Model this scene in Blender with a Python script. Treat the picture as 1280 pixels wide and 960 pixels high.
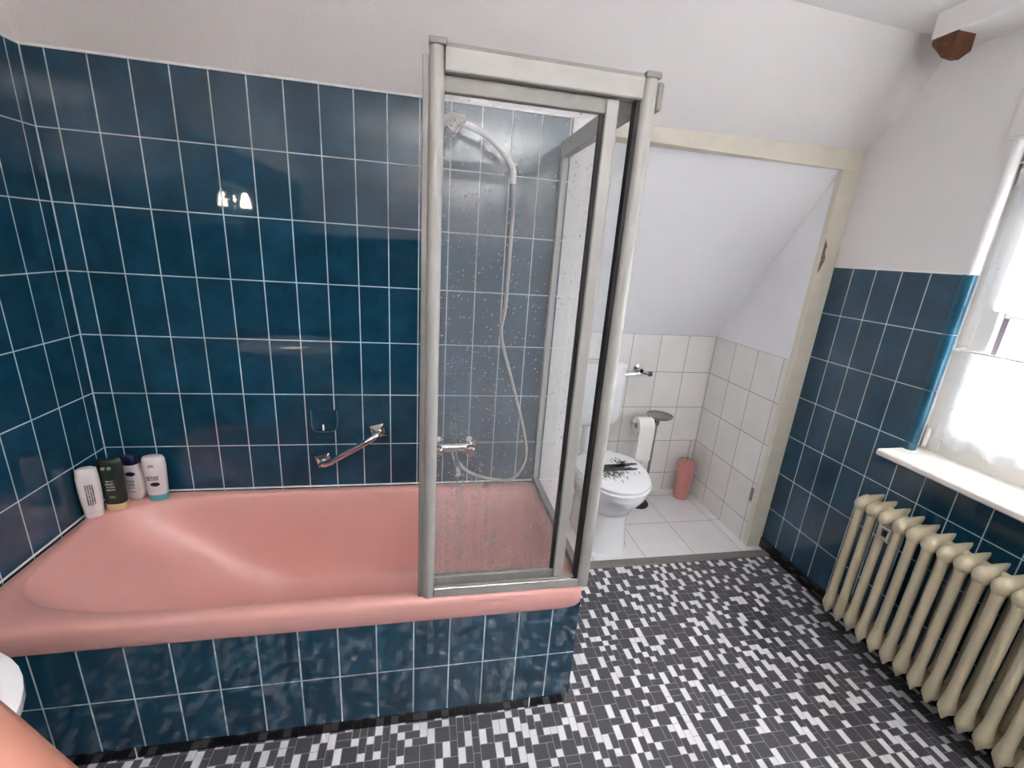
import bpy, bmesh, math, random
from mathutils import Vector, Matrix
PI = math.pi
for o in list(bpy.data.objects): bpy.data.objects.remove(o)
scn = bpy.context.scene
COL = scn.collection

# ------------------------------------------------------------------ camera
CP = Vector((1.1800, -1.7740, 1.5080))
MR = [Vector((0.98127, -0.18037, 0.06850)), Vector((0.01280, -0.29557, -0.95524)), Vector((0.19255, 0.93823, -0.28773))]
FPX = 555.137
cd = bpy.data.cameras.new('camera'); cam = bpy.data.objects.new('camera', cd); COL.objects.link(cam)
cd.sensor_width = 36; cd.sensor_fit = 'HORIZONTAL'; cd.lens = 36 * FPX / 1280
cd.clip_start = 0.01
_x = MR[0].normalized(); _z = (-MR[2]).normalized(); _y = _z.cross(_x).normalized(); _x = _y.cross(_z)
cam.matrix_world = Matrix(((_x.x, _y.x, _z.x, CP.x), (_x.y, _y.y, _z.y, CP.y), (_x.z, _y.z, _z.z, CP.z), (0, 0, 0, 1)))
scn.camera = cam

# ------------------------------------------------------------------ light
scn.view_settings.view_transform = 'Standard'; scn.view_settings.look = 'None'
scn.view_settings.gamma = 1; scn.view_settings.use_curve_mapping = False
scn.view_settings.exposure = 0.0
scn.cycles.use_adaptive_sampling = False; scn.cycles.sample_clamp_indirect = 0.0; scn.cycles.caustics_reflective = False; scn.cycles.caustics_refractive = False
SKY = 26.0
FILL_W = 325.0  # strength of the added fill lamp
SCONCE = 210.0
w = bpy.data.worlds.new('overcast_sky'); scn.world = w; w.use_nodes = True
_wn = w.node_tree.nodes; _wl = w.node_tree.links      # overcast sky above, darker ground below the horizon
_tc = _wn.new('ShaderNodeTexCoord'); _sx = _wn.new('ShaderNodeSeparateXYZ'); _wr = _wn.new('ShaderNodeValToRGB')
_mr = _wn.new('ShaderNodeMapRange'); _mr.inputs['From Min'].default_value = -1; _mr.inputs['From Max'].default_value = 1
_wl.new(_tc.outputs['Generated'], _sx.inputs[0]); _wl.new(_sx.outputs[2], _mr.inputs[0]); _wl.new(_mr.outputs[0], _wr.inputs[0])
_e = _wr.color_ramp.elements; _e[0].position = .47; _e[0].color = (.10, .10, .10, 1); _e[1].position = .53; _e[1].color = (.80, .84, .88, 1)
_q = _e.new(.95); _q.color = (1.0, 1.0, 1.0, 1)
_wl.new(_wr.outputs[0], _wn['Background'].inputs[0])
w.node_tree.nodes['Background'].inputs[1].default_value = SKY
def area(name, loc, aim, sx, sy, watts, col=(1, 1, 1), portal=False):
    d = bpy.data.lights.new(name, 'AREA'); d.shape = 'RECTANGLE'; d.size = sx; d.size_y = sy; d.energy = watts; d.color = col
    o = bpy.data.objects.new(name, d); COL.objects.link(o); o.location = loc
    o.rotation_euler = (Vector(aim) - Vector(loc)).to_track_quat('-Z', 'Y').to_euler()
    if portal: d.cycles.is_portal = True
    return o
area('window_portal', (3.33, -1.06, 1.42), (0, -1.06, 1.42), 1.2, 1.12, 10, portal=True)

# ------------------------------------------------------------------ dimensions (metres)
RX = 3.061          # window wall
TOPZ = 1.987        # top of the bath tiling
PX, PZ = 0.109, 0.2154
TX0, TY0 = 0.0611, -0.049
WY = -0.676         # apron face
ROOM_Y = -3.1
CEIL = 2.385
ALB = 0.70          # alcove back
ALR = 2.975         # alcove right wall
ALL = 1.86          # alcove left wall
OPY = 0.07          # front of the alcove frame
RIM = 0.505

# ------------------------------------------------------------------ material helpers
def srgb(r, g, b):
    f = lambda c: (c / 255 / 12.92) if c <= 10 else ((c / 255 + 0.055) / 1.055) ** 2.4
    return (f(r), f(g), f(b), 1)
class NT:
    def __init__(s, name):
        s.m = bpy.data.materials.new(name); s.m.use_nodes = True; s.t = s.m.node_tree; s.t.nodes.clear()
        s.out = s.t.nodes.new('ShaderNodeOutputMaterial')
    def n(s, typ, **kw):
        nd = s.t.nodes.new(typ)
        for k, v in kw.items(): setattr(nd, k, v)
        return nd
    def l(s, a, b): s.t.links.new(a, b)
    def val(s, sock, v): sock.default_value = v
    def math(s, op, a, b=None, clamp=False):
        nd = s.n('ShaderNodeMath', operation=op, use_clamp=clamp)
        for i, v in enumerate((a, b)):
            if v is None: continue
            if isinstance(v, (int, float)): nd.inputs[i].default_value = v
            else: s.l(v, nd.inputs[i])
        return nd.outputs[0]
    def coord(s, kind='Object', scale=None):
        c = s.n('ShaderNodeTexCoord').outputs[kind]
        if scale is not None:
            mp = s.n('ShaderNodeMapping'); s.l(c, mp.inputs[0]); mp.inputs['Scale'].default_value = scale; c = mp.outputs[0]
        return c
    def noise(s, co, scale, detail=3, rough=0.5):
        nd = s.n('ShaderNodeTexNoise'); s.l(co, nd.inputs['Vector']); nd.inputs['Scale'].default_value = scale
        nd.inputs['Detail'].default_value = detail; nd.inputs['Roughness'].default_value = rough
        return nd.outputs['Fac']
    def ramp(s, fac, stops):
        nd = s.n('ShaderNodeValToRGB'); s.l(fac, nd.inputs[0])
        e = nd.color_ramp.elements
        while len(e) < len(stops): e.new(0.5)
        for el, (p, c) in zip(e, stops): el.position = p; el.color = c
        return nd.outputs[0]
    def mix(s, fac, a, b, mode='MIX'):
        nd = s.n('ShaderNodeMix', data_type='RGBA', blend_type=mode)
        for i, v in ((0, fac), (6, a), (7, b)):
            if isinstance(v, (int, float)): nd.inputs[i].default_value = v
            elif isinstance(v, tuple): nd.inputs[i].default_value = v
            else: s.l(v, nd.inputs[i])
        return nd.outputs[2]
    def bump(s, h, strength, dist=0.001):
        nd = s.n('ShaderNodeBump'); s.l(h, nd.inputs['Height']); nd.inputs['Strength'].default_value = strength; nd.inputs['Distance'].default_value = dist
        return nd.outputs[0]
    def bsdf(s, color, rough=0.5, metal=0.0, normal=None, coat=0.0, **kw):
        b = s.n('ShaderNodeBsdfPrincipled')
        for key, v in (('Base Color', color), ('Roughness', rough), ('Metallic', metal)):
            if isinstance(v, (int, float, tuple)): b.inputs[key].default_value = v
            else: s.l(v, b.inputs[key])
        if normal is not None: s.l(normal, b.inputs['Normal'])
        b.inputs['Coat Weight'].default_value = coat
        for k, v in kw.items(): b.inputs[k.replace('_', ' ')].default_value = v
        return b
    def done(s, b):
        s.l(b.outputs[0], s.out.inputs['Surface']); return s.m

def simple(name, col, rough=0.5, metal=0.0, noise=0.06, nscale=30, bump=0.0, coat=0.0, **kw):
    t = NT(name); co = t.coord('Object'); nz = t.noise(co, nscale, 4)
    lo = tuple(c * (1 - noise) for c in col[:3]) + (1,); hi = tuple(min(1, c * (1 + noise)) for c in col[:3]) + (1,)
    c = t.ramp(nz, [(0.3, lo), (0.7, hi)])
    nrm = t.bump(nz, bump) if bump else None
    return t.done(t.bsdf(c, rough, metal, nrm, coat, **kw))

def tile_mat(name, c1, c2, grout, bw, rh, mortar, rough, mottle, mscale=9, coat=0.0, wob=0.25, ior=1.5):
    t = NT(name); uv = t.coord('UV')
    br = t.n('ShaderNodeTexBrick', offset=0.0, squash=1.0); t.l(uv, br.inputs['Vector'])
    br.inputs['Color1'].default_value = c1; br.inputs['Color2'].default_value = c2; br.inputs['Mortar'].default_value = grout
    br.inputs['Scale'].default_value = 1; br.inputs['Mortar Size'].default_value = mortar; br.inputs['Mortar Smooth'].default_value = 0.1
    br.inputs['Brick Width'].default_value = bw; br.inputs['Row Height'].default_value = rh; br.inputs['Bias'].default_value = 0
    nz = t.noise(uv, mscale, 4, 0.6)
    m = t.mix(1.0, br.outputs['Color'], t.ramp(nz, [(0.25, (1 - mottle,) * 3 + (1,)), (0.75, (1 + mottle,) * 3 + (1,))]), 'MULTIPLY')
    fac = br.outputs['Fac']
    inv = t.math('SUBTRACT', 1.0, fac)
    nz2 = t.noise(uv, 14, 2)
    h = t.math('ADD', inv, t.math('MULTIPLY', nz2, wob))
    rg = t.math('ADD', t.math('MULTIPLY', fac, 0.6), rough)
    return t.done(t.bsdf(m, rg, 0, t.bump(h, 0.4, 0.0012), coat, IOR=ior))

M = {}
M['tile'] = tile_mat('petrol_blue_glazed_tile', (0.0075, 0.049, 0.091, 1), (0.0110, 0.062, 0.112, 1), srgb(188, 208, 216), PX, PZ, 0.0021, 0.03, 0.30, ior=1.62, wob=0.03)
M['paneltile'] = tile_mat('glossy_petrol_blue_tile', (0.0065, 0.050, 0.092, 1), (0.0100, 0.064, 0.114, 1), srgb(188, 208, 216), PX, PZ, 0.0021, 0.02, 0.12, ior=1.85, wob=0.0)
M['wtile'] = tile_mat('white_wall_tile', srgb(243, 240, 237), srgb(236, 233, 231), srgb(120, 114, 112), 0.186, 0.2355, 0.0015, 0.12, 0.04)
M['ftile'] = tile_mat('white_floor_tile', srgb(243, 241, 242), srgb(238, 236, 237), srgb(170, 166, 166), 0.29, 0.30, 0.002, 0.2, 0.04)
def plaster(name, col, bs, scale):
    t = NT(name); co = t.coord('Object'); a = t.noise(co, scale, 5, 0.65); b = t.noise(co, 2.2, 3)
    c = t.ramp(b, [(0.3, tuple(x * 0.96 for x in col[:3]) + (1,)), (0.7, col)])
    return t.done(t.bsdf(c, 0.9, 0, t.bump(a, bs, 0.004)))
M['plaster'] = plaster('rough_white_wallpaper', srgb(238, 235, 234), 0.45, 95)
M['slope'] = plaster('sloping_ceiling_wallpaper', srgb(226, 221, 220), 0.45, 95)
M['smooth'] = plaster('smooth_white_plaster', srgb(243, 242, 245), 0.12, 60)
M['cream'] = simple('cream_painted_wood', srgb(222, 214, 198), 0.45, noise=0.05, nscale=12, bump=0.1)
M['chip'] = simple('bare_chipped_wood', srgb(120, 92, 74), 0.8, noise=0.4, nscale=80)
M['pink'] = simple('salmon_pink_enamel', srgb(228, 169, 160), 0.28, noise=0.03, nscale=3, coat=0.0)
M['caulk'] = simple('white_caulk', srgb(242, 244, 244), 0.5)
M['black'] = simple('black_glazed_skirting', (0.008, 0.008, 0.009, 1), 0.12)
M['alu'] = simple('brushed_aluminium', srgb(176, 173, 168), 0.55, 0.30, noise=0.05, nscale=20)
M['alud'] = simple('grey_aluminium', srgb(142, 138, 133), 0.5, 0.3, noise=0.08, nscale=30)
M['rubber'] = simple('black_rubber', (0.012, 0.011, 0.011, 1), 0.6)
M['chrome'] = simple('chrome', srgb(225, 222, 220), 0.08, 1.0, noise=0.02)
M['ceram'] = simple('white_sanitary_ceramic', srgb(238, 238, 240), 0.1, noise=0.01, coat=0.3)
M['wplast'] = simple('white_plastic', srgb(238, 238, 240), 0.22, noise=0.01)
M['print'] = simple('charcoal_print', srgb(70, 68, 70), 0.4, noise=0.3, nscale=90)
M['rad'] = simple('ivory_radiator_paint', srgb(190, 179, 152), 0.35, noise=0.05, nscale=14, bump=0.05)
M['wframe'] = simple('white_window_paint', srgb(232, 230, 226), 0.3, noise=0.02)
M['sill'] = simple('white_sill_paint', srgb(235, 230, 222), 0.3, noise=0.03, nscale=10)
M['brown'] = simple('dark_brown_wood', srgb(96, 52, 24), 0.55, noise=0.4, nscale=40)
M['bluecer'] = simple('blue_glazed_ceramic', (0.010, 0.052, 0.088, 1), 0.08, noise=0.2, nscale=20)
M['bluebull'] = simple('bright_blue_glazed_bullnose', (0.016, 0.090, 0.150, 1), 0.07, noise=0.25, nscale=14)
M['pinkplast'] = simple('dusty_pink_plastic', srgb(206, 140, 134), 0.35, noise=0.04)
M['paper'] = simple('white_paper', srgb(232, 228, 226), 0.9, noise=0.02, nscale=60, bump=0.1)
M['bwhite'] = simple('white_bottle', srgb(232, 226, 226), 0.28, noise=0.01)
M['bgreen'] = simple('dark_green_bottle', srgb(32, 44, 38), 0.3, noise=0.1)
M['teal'] = simple('teal_cap', srgb(86, 170, 182), 0.3)
M['cap'] = simple('cream_cap', srgb(226, 200, 152), 0.35)
M['navy'] = simple('navy_cap', srgb(22, 26, 62), 0.3)
M['ink'] = simple('grey_ink', srgb(70, 68, 74), 0.5)
M['lightink'] = simple('pale_ink', srgb(170, 178, 160), 0.5)
M['skin'] = simple('skin', srgb(160, 108, 90), 0.55, noise=0.05, nscale=60, bump=0.05, Subsurface_Weight=0.1)
M['fdark'] = None
def floor_mat(name, a, b, scale, rough):
    t = NT(name); co = t.coord('Object'); nz = t.noise(co, scale, 2, 0.7)
    c = t.ramp(nz, [(0.42, a), (0.62, b)])
    return t.done(t.bsdf(c, rough, 0, t.bump(t.noise(co, 300, 2), 0.15, 0.0005)))
M['fdark'] = floor_mat('charcoal_speckled_vinyl', srgb(54, 52, 57), srgb(112, 110, 116), 420, 0.33)
M['fwhite'] = floor_mat('white_vinyl', srgb(236, 234, 238), srgb(248, 247, 250), 200, 0.33)
M['fline'] = simple('grey_vinyl_lines', srgb(170, 168, 172), 0.4)

def haze_glass(name, base, drops, zgrad):
    t = NT(name); co = t.coord('Object')
    st = t.n('ShaderNodeMapping'); t.l(co, st.inputs[0]); st.inputs['Scale'].default_value = (30, 30, 2.5)
    streak = t.noise(st.outputs[0], 1.6, 4, 0.6)
    blot = t.noise(co, 6, 4, 0.6); fine = t.noise(co, 140, 3, 0.7)
    v = t.n('ShaderNodeTexVoronoi', feature='F1'); t.l(co, v.inputs['Vector']); v.inputs['Scale'].default_value = 105
    rnd = t.n('ShaderNodeSeparateColor'); t.l(v.outputs['Color'], rnd.inputs[0])
    rad = t.math('MULTIPLY', t.math('MULTIPLY', rnd.outputs[0], rnd.outputs[1]), 0.34 * drops)
    dm = t.math('LESS_THAN', v.outputs['Distance'], rad)
    h = t.math('ADD', t.math('ADD', t.math('MULTIPLY', streak, 0.45), 0.36), t.math('MULTIPLY', blot, 0.35))
    h = t.math('ADD', h, t.math('MULTIPLY', t.math('SUBTRACT', fine, 0.48), 0.5))
    sp = t.n('ShaderNodeSeparateXYZ'); t.l(co, sp.inputs[0])
    left = t.n('ShaderNodeMapRange', clamp=True); t.l(sp.outputs[0], left.inputs[0])
    for i_, v_ in zip((1, 2, 3, 4), (-.02, .15, 1.05, .60)): left.inputs[i_].default_value = v_
    low = t.n('ShaderNodeMapRange', clamp=True); t.l(sp.outputs[2], low.inputs[0])
    for i_, v_ in zip((1, 2, 3, 4), (.05, 1.30, 1.2, .95)): low.inputs[i_].default_value = v_
    h = t.math('MULTIPLY', t.math('MULTIPLY', h, left.outputs[0]), low.outputs[0])
    h = t.math('MULTIPLY', h, base, clamp=True)
    h2 = t.math('ADD', h, t.math('MULTIPLY', dm, 0.15 * drops), clamp=True)
    tr = t.n('ShaderNodeBsdfTransparent'); tr.inputs[0].default_value = (0.985, 0.988, 0.988, 1)
    nb = t.bump(t.math('SUBTRACT', rad, v.outputs['Distance'], clamp=True), 1.0, 0.01)
    df = t.bsdf(srgb(205, 205, 208), 0.35, 0, nb)
    tl = t.n('ShaderNodeBsdfTranslucent'); tl.inputs[0].default_value = (0.75, 0.76, 0.78, 1)
    m1 = t.n('ShaderNodeMixShader'); m1.inputs[0].default_value = 0.4; t.l(df.outputs[0], m1.inputs[1]); t.l(tl.outputs[0], m1.inputs[2])
    m2 = t.n('ShaderNodeMixShader'); t.l(tr.outputs[0], m2.inputs[1]); t.l(m1.outputs[0], m2.inputs[2])
    gl = t.n('ShaderNodeBsdfGlossy'); gl.inputs['Roughness'].default_value = 0.05
    fr = t.n('ShaderNodeFresnel'); fr.inputs[0].default_value = 1.3
    front = t.math('SUBTRACT', 1.0, t.n('ShaderNodeNewGeometry').outputs['Backfacing'])
    t.l(t.math('MULTIPLY', h2, front), m2.inputs[0])
    m3 = t.n('ShaderNodeMixShader'); t.l(t.math('MULTIPLY', fr.outputs[0], front), m3.inputs[0]); t.l(m2.outputs[0], m3.inputs[1]); t.l(gl.outputs[0], m3.inputs[2])
    t.l(m3.outputs[0], t.out.inputs['Surface']); return t.m
M['haze'] = haze_glass('limescaled_shower_glass', 0.33, 1.0, 0)
M['hazec'] = haze_glass('clearer_shower_glass', 0.05, 0.45, 0)
def clear_glass():
    t = NT('window_glass'); tr = t.n('ShaderNodeBsdfTransparent'); gl = t.n('ShaderNodeBsdfGlossy'); gl.inputs['Roughness'].default_value = 0.02
    m = t.n('ShaderNodeMixShader'); m.inputs[0].default_value = 0.06; t.l(tr.outputs[0], m.inputs[1]); t.l(gl.outputs[0], m.inputs[2])
    t.l(m.outputs[0], t.out.inputs['Surface']); return t.m
M['glass'] = clear_glass()
def lace():
    # u along the cloth, v height above its hem (metres)
    t = NT('white_lace'); uv = t.coord('UV')
    sp = t.n('ShaderNodeSeparateXYZ'); t.l(uv, sp.inputs[0]); u, v = sp.outputs[0], sp.outputs[1]
    a = t.math('FRACT', t.math('MULTIPLY', t.math('ADD', u, v), 75)); b = t.math('FRACT', t.math('MULTIPLY', t.math('SUBTRACT', u, v), 75))
    hole = t.math('MULTIPLY', t.math('GREATER_THAN', a, 0.42), t.math('GREATER_THAN', b, 0.42))
    # open lattice sits in diamonds repeating along the hem
    fu = t.math('ABSOLUTE', t.math('SUBTRACT', t.math('FRACT', t.math('DIVIDE', u, 0.13)), 0.35))
    band = t.math('ADD', t.math('MULTIPLY', fu, 0.13), t.math('ABSOLUTE', t.math('SUBTRACT', v, 0.045)))
    inb = t.math('LESS_THAN', band, 0.036)
    vo = t.n('ShaderNodeTexVoronoi', feature='F1'); t.l(uv, vo.inputs['Vector']); vo.inputs['Scale'].default_value = 17
    fl = t.math('LESS_THAN', t.math('ABSOLUTE', t.math('SUBTRACT', vo.outputs['Distance'], 0.22)), 0.03)
    fl = t.math('MULTIPLY', fl, t.math('GREATER_THAN', t.noise(uv, 70, 1), 0.56))
    op = t.math('MAXIMUM', t.math('MULTIPLY', hole, inb), t.math('MULTIPLY', fl, 0.7))
    tr = t.n('ShaderNodeBsdfTransparent')
    df = t.n('ShaderNodeBsdfDiffuse'); df.inputs[0].default_value = (0.93, 0.95, 0.97, 1)
    tl = t.n('ShaderNodeBsdfTranslucent'); tl.inputs[0].default_value = (0.93, 0.95, 0.97, 1)
    m1 = t.n('ShaderNodeMixShader'); m1.inputs[0].default_value = 0.5; t.l(df.outputs[0], m1.inputs[1]); t.l(tl.outputs[0], m1.inputs[2])
    m0 = t.n('ShaderNodeMixShader'); m0.inputs[0].default_value = 0.20; t.l(m1.outputs[0], m0.inputs[1]); t.l(tr.outputs[0], m0.inputs[2])
    m2 = t.n('ShaderNodeMixShader'); t.l(op, m2.inputs[0]); t.l(m0.outputs[0], m2.inputs[1]); t.l(tr.outputs[0], m2.inputs[2])
    t.l(m2.outputs[0], t.out.inputs['Surface']); return t.m
M['lace'] = lace()
def emis(name, col, s):
    t = NT(name); e = t.n('ShaderNodeEmission'); e.inputs[0].default_value = col; e.inputs[1].default_value = s
    t.l(e.outputs[0], t.out.inputs['Surface']); return t.m

# ------------------------------------------------------------------ object helpers
def obj(name, bm, mats, parent=None, smooth=None, bevel=0.0, loc=None):
    me = bpy.data.meshes.new(name); bm.normal_update(); bm.to_mesh(me); bm.free()
    for m in (mats if isinstance(mats, (list, tuple)) else [mats]): me.materials.append(M[m] if isinstance(m, str) else m)
    o = bpy.data.objects.new(name, me); COL.objects.link(o)
    if bevel:
        b = o.modifiers.new('bevel', 'BEVEL'); b.width = bevel; b.segments = 3; b.limit_method = 'ANGLE'; b.angle_limit = 0.6
        b.harden_normals = False
    if smooth is not None:
        for p in me.polygons: p.use_smooth = True
        if smooth > 0: me.set_sharp_from_angle(angle=smooth)
    if parent is not None: o.parent = parent
    if loc is not None: o.location = loc
    return o
def thing(name, label, cat, loc=(0, 0, 0), group=None):
    o = bpy.data.objects.new(name, None); COL.objects.link(o); o.location = loc; o.empty_display_size = 0.05
    return tag(o, label, cat, group)
def tag(o, label, cat, group=None, kind=None):
    o['label'] = label; o['category'] = cat
    if group: o['group'] = group
    if kind: o['kind'] = kind
    return o
def struct(o, label=None):
    o['kind'] = 'structure'
    if label: o['label'] = label
    return o
def child(name, bm, mats, parent, **kw):
    """mesh given in world space, made a child of an empty whose location is set"""
    off = parent.location if parent.type == 'EMPTY' else Vector((0, 0, 0))
    for v in bm.verts: v.co -= off
    return obj(name, bm, mats, parent, **kw)
def box(bm, x0, x1, y0, y1, z0, z1, mi=0):
    vs = [bm.verts.new(c) for c in ((x0, y0, z0), (x1, y0, z0), (x1, y1, z0), (x0, y1, z0), (x0, y0, z1), (x1, y0, z1), (x1, y1, z1), (x0, y1, z1))]
    for idx in ((3, 2, 1, 0), (4, 5, 6, 7), (0, 1, 5, 4), (1, 2, 6, 5), (2, 3, 7, 6), (3, 0, 4, 7)):
        f = bm.faces.new([vs[i] for i in idx]); f.material_index = mi
    return bm
def B(*a): return box(bmesh.new(), *a)
def loft(bm, rings, cap0=True, cap1=True, closed=True, mi=0):
    R = [[bm.verts.new(p) for p in r] for r in rings]
    n = len(R[0])
    for a, b in zip(R, R[1:]):
        for i in range(n if closed else n - 1):
            j = (i + 1) % n
            f = bm.faces.new((a[i], a[j], b[j], b[i])); f.material_index = mi
    if cap0: bm.faces.new(list(reversed(R[0]))).material_index = mi
    if cap1: bm.faces.new(R[-1]).material_index = mi
    return bm
def circ(c, r, ax='z', n=24, ry=None, rot=0):
    ry = r if ry is None else ry; out = []
    for i in range(n):
        a = 2 * PI * i / n + rot; p, q = r * math.cos(a), ry * math.sin(a)
        out.append({'z': (c[0] + p, c[1] + q, c[2]), 'y': (c[0] + p, c[1], c[2] - q), 'x': (c[0], c[1] + p, c[2] + q)}[ax])
    return out
def lathe(bm, c, prof, ax='z', n=28, cap0=True, cap1=True):
    i = 'xyz'.index(ax); rings = []
    for r, h in prof:
        cc = list(c); cc[i] += h; rings.append(circ(cc, max(r, 1e-4), ax, n))
    return loft(bm, rings, cap0, cap1)
def tube(bm, pts, rad, n=12, caps=True, flat=None):
    """tube along points; rad is a number or one per point; flat scales the section sideways"""
    P = [Vector(p) for p in pts]; rings = []; up = None
    for i, p in enumerate(P):
        d = (P[min(i + 1, len(P) - 1)] - P[max(i - 1, 0)]).normalized()
        if up is None:
            up = Vector((0, 0, 1)) if abs(d.z) < 0.9 else Vector((0, 1, 0))
        s = d.cross(up).normalized(); up = s.cross(d).normalized()
        r = rad[i] if isinstance(rad, (list, tuple)) else rad
        rings.append([p + (s * math.cos(2 * PI * k / n) * (flat or 1) + up * math.sin(2 * PI * k / n)) * r for k in range(n)])
    return loft(bm, rings, caps, caps)
def spline(pts, n=8):
    P = [Vector(p) for p in pts]; out = []
    for i in range(len(P) - 1):
        a, b, c, d = P[max(i - 1, 0)], P[i], P[i + 1], P[min(i + 2, len(P) - 1)]
        for k in range(n):
            t = k / n
            out.append(0.5 * ((2 * b) + (c - a) * t + (2 * a - 5 * b + 4 * c - d) * t * t + (3 * b - a - 3 * c + d) * t ** 3))
    out.append(P[-1]); return out
def sup(cx, cy, z, a0, a1, b0, b1, e, n=64):
    """superellipse ring; a0/a1 half lengths to -x/+x, b0/b1 to -y/+y"""
    out = []
    for i in range(n):
        t = 2 * PI * i / n; c, s = math.cos(t), math.sin(t)
        x = math.copysign(abs(c) ** (2 / e), c); y = math.copysign(abs(s) ** (2 / e), s)
        out.append((cx + x * (a1 if c > 0 else a0), cy + y * (b1 if s > 0 else b0), z))
    return out
def quad_uv(bm, pts, uvs, mi=0):
    uvl = bm.loops.layers.uv.verify()
    f = bm.faces.new([bm.verts.new(p) for p in pts]); f.material_index = mi
    for l, uv in zip(f.loops, uvs): l[uvl].uv = uv
    return f
def vface(bm, axis, val, a0, a1, z0, z1, ua, uz, mi=0):
    """vertical face at x=val or y=val; UV = (along - ua, z - uz)"""
    mk = (lambda a, z: (val, a, z)) if axis == 'x' else (lambda a, z: (a, val, z))
    return quad_uv(bm, [mk(a0, z0), mk(a1, z0), mk(a1, z1), mk(a0, z1)], [(a0 - ua + 10 * PX, z0 - uz), (a1 - ua + 10 * PX, z0 - uz), (a1 - ua + 10 * PX, z1 - uz), (a0 - ua + 10 * PX, z1 - uz)], mi)

# ================================================================== ROOM SHELL
ZB = TOPZ - 10 * PZ
# floor of the bathroom: mosaic vinyl, dark and white blocks on a 2 cm grid
def make_floor():
    bm = bmesh.new(); U = 0.0235; g = 0.0009
    x0, y0 = -0.02, ROOM_Y - 0.02
    nx, ny = int((RX + 0.04) / U) + 1, int((0.0 - y0) / U) + 1
    for (a, b) in ((0, 1),):
        f = bm.faces.new([bm.verts.new(p) for p in ((x0, y0, -0.0006), (RX + 0.02, y0, -0.0006), (RX + 0.02, 0.0, -0.0006), (x0, 0.0, -0.0006))]); f.material_index = 2
    rnd = random.Random(7); occ = [[False] * ny for _ in range(nx)]; wh = [[0] * ny for _ in range(nx)]
    def free(i, j, w, h): return i + w <= nx and j + h <= ny and not any(occ[i + a][j + b] for a in range(w) for b in range(h))
    for j in range(ny):
        for i in range(nx):
            if occ[i][j]: continue
            near = (i and wh[i - 1][j]) + (j and wh[i][j - 1])
            r = rnd.random()
            if rnd.random() < (.74 if not near else .10): opts = [(1, 2, 1)] if r < .50 else [(1, 1, 1)]
            else: opts = [(2, 2, 0)] if r < .42 else [(2, 1, 0)] if r < .72 else [(1, 2, 0)]
            opts += [(2, 1, 0), (1, 2, 0)] if r < .5 else [(1, 2, 0), (2, 1, 0)]
            opts += [(1, 1, 0)] if near else [(1, 1, 1)]
            for w, h, m in opts:
                if free(i, j, w, h): break
            for a in range(w):
                for b in range(h): occ[i + a][j + b] = True; wh[i + a][j + b] = m
            X0, X1, Y0, Y1 = x0 + i * U + g, x0 + (i + w) * U - g, y0 + j * U + g, y0 + (j + h) * U - g
            X1 = min(X1, RX + 0.02); Y1 = min(Y1, 0.0)
            if X1 <= X0 or Y1 <= Y0: continue
            bm.faces.new([bm.verts.new(p) for p in ((X0, Y0, 0), (X1, Y0, 0), (X1, Y1, 0), (X0, Y1, 0))]).material_index = m
    return struct(obj('floor', bm, ['fdark', 'fwhite', 'fline']), 'black and white mosaic vinyl floor')
make_floor()
bm = bmesh.new()
quad_uv(bm, [(ALL - .1, 0.0, 0), (RX + .02, 0.0, 0), (RX + .02, ALB + .02, 0), (ALL - .1, ALB + .02, 0)], [(x - 2.05 + 2.9, y - .33 + 3.0) for x, y in ((ALL - .1, 0), (RX + .02, 0), (RX + .02, ALB + .02), (ALL - .1, ALB + .02))])
struct(obj('floor', bm, 'ftile'), 'white tiled floor of the toilet alcove')

# back wall (bath side)
bm = bmesh.new()
vface(bm, 'y', 0.0, 0.0, 1.705, 0.0, TOPZ, TX0, ZB, 0)
vface(bm, 'y', 0.0, 1.705, ALL, 0.0, 2.02, TX0, ZB, 1)
struct(obj('wall_back', bm, ['tile', 'plaster']), 'petrol blue tiled wall behind the bathtub')
# left wall
bm = bmesh.new()
vface(bm, 'x', 0.0, ROOM_Y, 0.0, 0.0, TOPZ, TY0, ZB, 0)
vface(bm, 'x', 0.0, ROOM_Y, 0.0, TOPZ, CEIL + .05, TY0, ZB, 1)
for f in bm.faces: f.normal_flip()
struct(obj('wall_left', bm, ['tile', 'plaster']), 'petrol blue tiled wall at the head of the bathtub')
# window wall
WY0, WY1, WZ0, WZ1 = -1.66, -0.485, 0.83, 1.965
RT = 1.536; ZR = RT - 8 * PZ; YR = -0.0294
bm = bmesh.new()
for y0, y1, z0, z1, m in ((WY1, OPY + .02, 0, RT, 0), (WY0, WY1, 0, WZ0, 0), (ROOM_Y, WY0, 0, RT, 0),
                          (WY1, OPY + .05, RT, CEIL + .05, 1), (WY0, WY1, WZ1, CEIL + .05, 1), (ROOM_Y, WY0, RT, CEIL + .05, 1)):
    vface(bm, 'x', RX, y0, y1, z0, z1, YR, ZR, m)
# splayed reveals, head and bottom
XO = 3.30; YI1, YI0 = -0.435, -1.70
for pts, m in (([(RX, WY1, WZ0), (XO, YI1 + .03, WZ0), (XO, YI1 + .03, WZ1), (RX, WY1, WZ1)], 1), ([(RX, WY0, WZ0), (XO, YI0 - .03, WZ0), (XO, YI0 - .03, WZ1), (RX, WY0, WZ1)], 1),
               ([(RX, WY1, WZ1), (XO, YI1 + .03, WZ1), (XO, YI0 - .03, WZ1), (RX, WY0, WZ1)], 1), ([(RX, WY1, WZ0), (XO, YI1 + .03, WZ0), (XO, YI0 - .03, WZ0), (RX, WY0, WZ0)], 1)):
    quad_uv(bm, pts, [(0, 0)] * 4, m)
struct(obj('wall_right', bm, ['tile', 'plaster']), 'window wall, blue tiled below and white above')
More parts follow.
